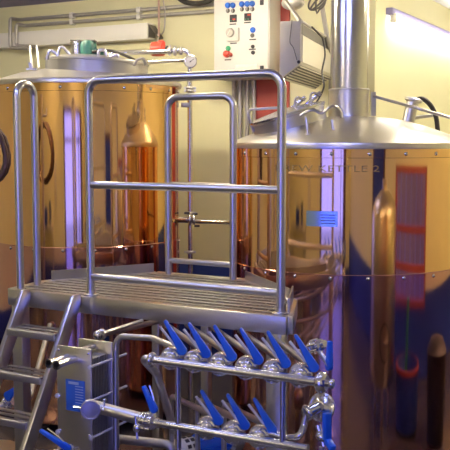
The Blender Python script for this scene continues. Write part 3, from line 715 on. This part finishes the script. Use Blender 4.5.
# ---------------------------------------------------------------- control cabinet
def cabinet():
    x0, x1, n0, n1, z0, z1 = -3.647, -3.135, 6.65, 6.872, 2.565, 3.27
    root = thing('control_cabinet', 'white control cabinet with blue buttons and red stop on the yellow wall', 'cabinet', ((x0+x1)/2, 6.76, z0))
    b = B(); box(b, (x0, n0+.012, z0), (x1, n1, z1), .006); obj('enclosure', b, white_pt, root)
    b = B(); box(b, (x0+.008, n0, z0+.008), (x1-.008, n0+.0125, z1-.008), .004); dr = obj('door', b, white_pt, root)
    F = n0
    def P(px, py): p = at(px, py, n=F); return p
    Y_ = Vector((0, -1, 0))
    def button(name, px, py, r, m, h=.014, lab=None):
        b = B(); lathe(b, [(r*1.12, 0), (r*1.12, .004), (r, .005), (r*.95, h), (r*.7, h+.004)], P(px, py), Y_, 18); return obj(name, b, m, dr, label=lab)
    for px in (228, 233, 242, 247.5, 252.5): button('indicator_lamp', px, 5.4 if px < 235 else 4.0-(px-247)*.04, .021, blue_btn, .018, 'round blue lamp')
    for px in (228, 233, 242, 247.5, 252.5):
        py = 10.8 if px < 235 else 9.2
        s = button('selector_switch', px, py, .016, darkgrey, .01); b = B(); c = P(px, py); beam(b, c+Y_*.016-Vector((.0, 0, .013)), c+Y_*.016+Vector((.004, 0, .013)), .008, .012, up=Y_); obj('switch_knob', b, zinc, s)
    for px, py, led in ((233.5, 18.5, (234.5, 19.5)), (248, 17, (249.5, 15))):
        b = B(); c = P(px, py); box(b, (c.x-.03, F-.012, c.z-.03), (c.x+.03, F+.002, c.z+.03), .003); d = obj('temperature_display', b, dark, dr)
        b = B(); q = P(*led); box(b, (q.x-.012, F-.014, q.z-.007), (q.x+.014, F-.012, q.z+.006)); obj('red_readout', b, red_pl, d)
        b = B(); box(b, (c.x-.02, F-.014, c.z-.022), (c.x-.012, F-.012, c.z-.014)); box(b, (c.x+.003, F-.014, c.z-.022), (c.x+.011, F-.012, c.z-.014)); obj('key', b, green_pl, d)
    b = B(); c = P(233.5, 34.5); box(b, (c.x-.056, F-.022, c.z-.055), (c.x+.056, F+.002, c.z+.052), .006); dd = obj('dial_housing', b, white_pl, dr)
    b = B(); lathe(b, [(.038, 0), (.036, .012), (.032, .022)], P(231.5, 33)+Y_*.02, Y_, 28); k = obj('rotary_dial', b, zinc, dd); b = B(); c = P(231.5, 33)+Y_*.044; beam(b, c-Vector((.015, 0, .022)), c+Vector((.012, 0, .02)), .008, .008, up=Y_); obj('dial_grip', b, white_pl, k)
    button('indicator_lamp', 253, 30, .021, blue_btn, .018, 'round blue lamp')
    button('selector_switch', 252.5, 35.5, .016, darkgrey, .012)
    button('push_button', 228.3, 48.6, .020, green_pl, .014, 'green push button')
    s = button('emergency_stop', 227.2, 54, .027, red_pl, .028, 'red mushroom stop button')
    button('push_button', 230.8, 54.8, .015, red_dull, .016, 'small dark red push button')
    button('push_button', 253, 46.6, .014, dark, .014); button('push_button', 253.2, 52.6, .015, dark, .014)
    for px, py, w in ((233, 24.2, .06), (247.5, 22.6, .06), (233.5, 43.3, .06), (252.8, 39.5, .06), (252.4, 49.3, .06), (228, 59.8, .06), (231.5, 40.2, .05)):
        b = B(); c = P(px, py); box(b, (c.x-w/2, F-.003, c.z-.0045), (c.x+w/2, F+.001, c.z+.0045)); obj('label_strip', b, dark, dr)
    for px, py in ((262, 2), (262, 67.7)):
        b = B(); c = P(px, py); box(b, (c.x-.016, F-.008, c.z-(.014 if py > 9 else .024)), (c.x+.016, F+.001, c.z+.016), .002); obj('latch', b, dark, dr)
    b = B(); c = P(247, 68); box(b, (c.x-.10, F-.006, c.z-.032), (c.x+.10, F+.001, c.z+.03), .002); obj('data_plate', b, white_pl, dr)
    b = B(); box(b, (x0-.005, n0-.05, z0-.035), (x1+.02, n1, z0-.004), .004); obj('cable_tray', b, white_pt, root)
    return root
cabinet()
for i, px in enumerate((234, 240.5, 247.5, 254.5)):
    p = at(px, 90, n=6.872); b = B(); cyl(b, (p.x, 6.868, 0), (p.x, 6.868, 2.53), .017, 12)
    for z in (2.3, 1.6): lathe(b, [(.022, 0), (.022, .02)], (p.x, 6.868, z), (0, 0, 1), 12)
    tag(obj('cable_conduit', b, zinc, None), 'vertical grey conduit under the control cabinet, %s' % ('leftmost of four', 'second of four from the left', 'third of four from the left', 'rightmost of four')[i], 'conduit', 'conduits below the control cabinet')

# ---------------------------------------------------------------- air conditioner
def aircon():
    O = at(301, 20.5, Y=6.1); u = (RGT*.28+FWD*.96).normalized(); v = (RGT*-.96+FWD*.28).normalized(); Z = Vector((0, 0, 1)); L = 1.28
    root = thing('air_conditioner', 'beige wall air conditioner with slatted underside right of the cabinet', 'air conditioner', O+u*.6-Z*.4)
    H, D = .285, .145
    b = B(); prism(b, [O, O-Z*H, O+v*D-Z*(H+.10), O+v*D], u*L, .006); obj('casing', b, beige, root)
    w = -v
    b = B(); prism(b, [O+u*.02+w*.001-Z*.095, O+u*.02+w*.001-Z*(H-.012), O+u*(L-.02)+w*.001-Z*(H-.012), O+u*(L-.02)+w*.001-Z*.095], w*.008); obj('front_panel', b, beige_lt, root)
    b = B(); prism(b, [O+u*.02+w*.0005-Z*.02, O+u*.02+w*.0005-Z*.088, O+u*(L-.02)+w*.0005-Z*.088, O+u*(L-.02)+w*.0005-Z*.02], w*.003); obj('outlet_slot', b, darkgrey, root, label='dark air outlet slot')
    b = B(); tube(b, [O+w*.006-Z*.006, O+w*.006+u*L-Z*.006], .009, 8); obj('top_edge', b, white_pl, root)
    A = O-Z*H; E = O+v*D-Z*(H+.10); dn = (E-A); nn = dn.normalized().cross(u).normalized(); nn = nn if nn.z < 0 else -nn
    b = B()
    for k in range(7):
        q = A+dn*(.1+.8*k/6); beam(b, q+u*.04+nn*.004, q+u*(L-.04)+nn*.004, .006, .012, up=nn)
    obj('louvre', b, beige_lt, root)
    b = B(); prism(b, [A+dn*.06+u*.03+nn*.001, A+dn*.94+u*.03+nn*.001, A+dn*.94+u*(L-.03)+nn*.001, A+dn*.06+u*(L-.03)+nn*.001], nn*.001); obj('grille_back', b, darkgrey, root)
    b = B(); p = A+v*.012-u*.002+Z*.012; lathe(b, [(.012, 0), (.010, .012)], p, -u, 12); obj('knob', b, dark, root)
    b = B(); beam(b, O+u*.25+v*.07-Z*.01, Vector((*(O+u*.25+v*.07).xy, CEIL)), .03, .03); beam(b, O+u*.9+v*.07-Z*.01, Vector((*(O+u*.9+v*.07).xy, CEIL)), .03, .03)
    obj('hanger', b, steel_dull, root)
    b = B(); tube(b, [at(300, 21, Y=6.14), at(282, -4, Y=6.5)], .014, 8); obj('brace', b, steel_dull, root)
    b = B(); tube(b, smooth_path([at(292, 20, Y=6.09), at(291, 30, Y=6.09), at(290, 42, Y=6.09), at(293.5, 48, Y=6.09), at(297, 60, Y=6.08)]), .003, 6); obj('sensor_wire', b, darkgrey, root)
    return root
aircon()
b = B(); tube(b, smooth_path([at(312, 27, Y=6.33), at(319, 34, Y=6.2), at(323, 40, Y=6.1), at(325, 55, Y=6.05), at(322, 72, Y=6.0), at(324, 86, Y=5.9), at(319, 98, Y=5.8), at(314, 106, Y=5.7)]), .006, 8); tag(obj('power_cable', b, dark, None), 'thin black cable hanging from the air conditioner to the kettle lid', 'cable')
b = B(); pts = []
for k in range(40):
    a = k*.42; pts.append(at(316+9*math.sin(a*.9)+k*.12, 2+8*math.cos(a), Y=6.75+.004*k))
tube(b, smooth_path([Vector((*pts[0].xy, CEIL))]+pts, 3), .007, 6); tag(obj('cable_loops', b, darkgrey, None), 'tangled loops of cable hanging by the chimney above the air conditioner', 'cable')
b = B(); pipe(b, [Vector((*at(321, -6, Y=6.95).xy, CEIL)), at(321, 0, Y=6.95), at(328, 42, Y=6.98), at(331, 60, n=6.86), Vector((at(331, 60, n=6.86).x, 6.86, 2.0))], .018, .05, 10); tag(obj('slanted_conduit', b, zinc, None), 'grey conduit slanting down between air conditioner and chimney', 'conduit')
b = B(); sphere(b, at(293, 3, Y=6.7), .075, (1.2, .8, .7), 16); lathe(b, [(.02, 0), (.02, .2)], at(293, -2, Y=6.7), (0, 0, 1), 12); tag(obj('junction_bundle', b, zinc, None), 'grey rounded cable box at the top beside the red pilaster', 'box')

# ---------------------------------------------------------------- lamps
p0 = at(394, 14, x=XC+.07)
def wall_lamp():
    z = p0.z; y0 = p0.y; y1 = y0+2.5
    t = thing('fluorescent_lamp', 'long lit fluorescent lamp high on the yellow wall at right', 'lamp', (XC+.05, (y0+y1)/2, z-.06))
    b = B(); box(b, (XC, y0, z-.0), (XC+.06, y1, z+.055), .006); obj('housing', b, soffit_m, t)
    b = B(); cyl(b, (XC+.065, y0+.05, z-.026), (XC+.065, y1-.05, z-.026), .022, 16); obj('tube', b, tube_on, t, label='glowing white tube')
    for y in (y0+.02, y1-.05):
        b = B(); box(b, (XC+.03, y, z-.06), (XC+.08, y+.03, z+.01), .003); obj('tube_holder', b, white_pl, t)
wall_lamp()
def ceiling_lamp(x, y, i, L=1.5, tm=tube_warm):
    t = thing('ceiling_light', 'fluorescent ceiling light %s' % i, 'lamp', (x, y, CEIL-.1), 'warm ceiling lights')
    b = B(); box(b, (x-L/2, y-.05, CEIL-.05), (x+L/2, y+.05, CEIL), .005); obj('housing', b, white_pt, t)
    for s in (-1, 1):
        b = B(); cyl(b, (x-L/2+.03, y+s*.035, CEIL-.075), (x+L/2-.03, y+s*.035, CEIL-.075), .016, 12); obj('tube', b, tm, t)
    b = B(); box(b, (x-L/2, y-.05, CEIL-.10), (x-L/2+.02, y+.05, CEIL-.04)); box(b, (x+L/2-.02, y-.05, CEIL-.10), (x+L/2, y+.05, CEIL-.04)); obj('end_holder', b, white_pl, t)
ceiling_lamp(-4.6, 4.8, 'over the mash tun')
ceiling_lamp(-3.1, 5.5, 'between the vessels', 0.6)
ceiling_lamp(-1.0, 6.6, 'behind the brew kettle')
ceiling_lamp(-3.4, 2.4, 'added as blue fill in front of the platform at left', 1.5, tube_fill_blue)  # added fill: throws blue light on the lower steel
ceiling_lamp(-1.2, 2.6, 'added as blue fill in front of the platform at right', 1.5, tube_fill_blue)  # second added blue fill, for platform front and valves
ceiling_lamp(-4.2, -1.0, 'added above the workbench to brighten the front wall', 1.5, tube_fill_warm)  # added so the front wall mirrors bright yellow in the copper
ceiling_lamp(-0.6, -1.0, 'added near the glazed door to brighten the front wall', 1.5, tube_fill_warm)  # added like the one before, for the wall around the door
ceiling_lamp(-0.9, 9.6, 'added to brighten the alcove beyond the kettle', 1.5)  # added light, brightens the alcove wall and ceiling

# ---------------------------------------------------------------- hose coil at the far left edge
hp = at(-14, 112, Y=5.75)
t = thing('hose_stand', 'slim steel post carrying the hose at the far left', 'stand', (hp.x, hp.y, 0))
b = B(); cyl(b, (hp.x, hp.y, 0), (hp.x, hp.y, 2.35), .02, 14); obj('post', b, steel, t)
b = B(); lathe(b, [(.16, 0), (.16, .015), (.03, .02)], (hp.x, hp.y, 0), (0, 0, 1), 24); obj('base', b, steel, t)
b = B(); pipe(b, [(hp.x, hp.y, 2.2), Vector((hp.x, hp.y, 2.2))-FWD*.12, Vector((hp.x, hp.y, 2.26))-FWD*.13], .01, .02, 8); obj('hook', b, steel, t)
b = B(); c = at(-20, 155, Y=5.67); pts = []
for k in range(0, 85):
    a = 2*PI*k/24+PI/2; rr = .17+.006*math.sin(k*.9); pts.append(c+RGT*(rr*math.cos(a))+Vector((0, 0, 1))*(rr*1.22*math.sin(a))-FWD*(.03*math.sin(k*.075)))
tube(b, pts, .017, 10); tag(obj('coiled_hose', b, brown_rub, None), 'dark brown coiled hose at the far left edge beside the grab loop', 'hose')

# ---------------------------------------------------------------- things seen only as reflections in the kettle
def storage_tank(c):
    root = thing('storage_tank', 'slim upright steel tank mirrored in the right half of the kettle', 'tank', (c.x, c.y, 0))
    R = .28; b = B(); lathe(b, [(.05, .30), (R*.8, .36), (R, .46), (R, 1.52), (R*.95, 1.57), (R*.78, 1.62), (.1, 1.68), (.06, 1.69), (.06, 1.76)], (c.x, c.y, 0), seg=56); obj('tank_body', b, steel_lid, root)
    for k in range(3):
        a = 2*PI*k/3+.4; p = Vector((c.x+.19*math.cos(a), c.y+.19*math.sin(a), 0)); b = B(); cyl(b, p, p+Vector((0, 0, .45)), .022, 12); obj('leg', b, steel, root)
    d = Vector((KC.x-c.x, KC.y-c.y, 0)).normalized(); q = Vector((c.x, c.y, .68))+d*(R-.01); s = d.cross(Vector((0, 0, 1)))
    b = B(); pts = [q+s*(.085*math.cos(2*PI*k/28))+Vector((0, 0, .13*math.sin(2*PI*k/28)))+d*.01*math.cos(2*PI*k/28)**2*-1.5 for k in range(29)]; tube(b, pts, .013, 8); obj('manhole_rim', b, rubber, root)
    b = B(); beam(b, q+d*.03-s*.06, q+d*.03+s*.06, .02, .02); cyl(b, q, q+d*.06, .012, 10); obj('manhole_clamp', b, steel, root)
storage_tank(Vector((-.72, 4.32, 0)))
def drum(c):
    root = thing('blue_drum', 'blue drum with red rim mirrored low at the right of the kettle', 'drum', (c.x, c.y, 0))
    b = B(); lathe(b, [(.25, 0), (.29, .03), (.29, .44), (.28, .46), (.27, .44), (.26, .05)], (c.x, c.y, 0), seg=40); obj('drum_body', b, dado_m, root)
    b = B(); lathe(b, [(.29, .425), (.305, .43), (.305, .46), (.275, .465)], (c.x, c.y, 0), seg=40, cap0=False, cap1=False); obj('rim', b, red_dull, root)
    t = thing('brush', 'green handled brush standing in the blue drum', 'brush', (c.x, c.y, .06))
    b = B(); tube(b, [(c.x-.05, c.y-.05, .12), (c.x-.19, c.y+.02, .95)], .026, 10); obj('handle', b, green_pl, t)
    b = B(); box(b, (c.x-.12, c.y-.09, .052), (c.x+.03, c.y-.01, .13), .01); obj('brush_head', b, green_mt, t)
drum(Vector((-.36, 4.86, 0)))
t = thing('workbench', 'workbench along the front wall mirrored in the left half of the mash tun', 'bench', (-5.3, -1.45, 0))
b = B(); box(b, (-6.3, -1.8, .82), (-4.3, -1.2, .87), .004); obj('bench_top', b, steel, t)
for (x, y) in ((-6.25, -1.75), (-4.35, -1.75), (-6.25, -1.25), (-4.35, -1.25)):
    b = B(); box(b, (x-.03, y-.03, 0), (x+.03, y+.03, .82)); obj('leg', b, steel, t)
b = B(); lathe(b, [(.16, .87), (.17, .88), (.17, 1.2), (.175, 1.21)], (-4.75, -1.5, 0), seg=28); tag(obj('steel_pot', b, steel_pol, None), 'steel pot standing on the right end of the workbench', 'pot')
b = B(); box(b, (-5.6, -1.7, .87), (-5.2, -1.35, 1.1), .01); tag(obj('crate', b, dado_m, None), 'dark blue crate in the middle of the workbench', 'crate')
b = B(); box(b, (-4.1, NF, 1.1), (-3.75, NF+.12, 1.75), .01); tag(obj('switch_box', b, beige, None), 'beige switch box on the front wall left of the glazed door', 'box')
t = thing('waste_bin', 'black waste bin mirrored at the lower right of the kettle', 'bin', (-.72, 5.55, 0))
b = B(); lathe(b, [(.16, 0), (.19, .02), (.22, .60), (.20, .60), (.17, .05)], (-.72, 5.55, 0), seg=32); obj('bin_body', b, dark, t)
b = B(); lathe(b, [(.225, .60), (.23, .63), (.15, .70), (.02, .72)], (-.72, 5.55, 0), seg=32); obj('lid', b, dark, t)

# ---------------------------------------------------------------- light
w = bpy.data.worlds.new('daylight'); scene.world = w; w.use_nodes = True
bg = w.node_tree.nodes['Background']; bg.inputs[0].default_value = (0.14, 0.17, 1.0, 1); bg.inputs[1].default_value = 4.6
L = bpy.data.lights.new('door_daylight', 'AREA'); L.shape = 'RECTANGLE'; L.size = 3.0; L.size_y = 2.5; L.cycles.is_portal = True
lo = bpy.data.objects.new('door_daylight', L); COL.objects.link(lo); lo.location = (-1.08, NF-.22, 1.25); lo.rotation_euler = (PI/2, 0, 0)

# ---------------------------------------------------------------- camera
cd = bpy.data.cameras.new('camera'); cd.sensor_width = 36; cd.sensor_fit = 'HORIZONTAL'; cd.lens = 36*FPX/450
co = bpy.data.objects.new('camera', cd); COL.objects.link(co); co.location = (0, 0, EYE); co.rotation_euler = (PI/2-PITCH, 0, YAW); scene.camera = co
cd.clip_end = 100
vs = scene.view_settings; vs.view_transform = 'Standard'; vs.look = 'None'; vs.exposure = 0.0; vs.gamma = 1.0; vs.use_curve_mapping = False
scene.cycles.max_bounces = 8; scene.cycles.glossy_bounces = 6; scene.cycles.transparent_max_bounces = 8
scene.cycles.sample_clamp_indirect = 6.0; scene.cycles.use_denoising = True
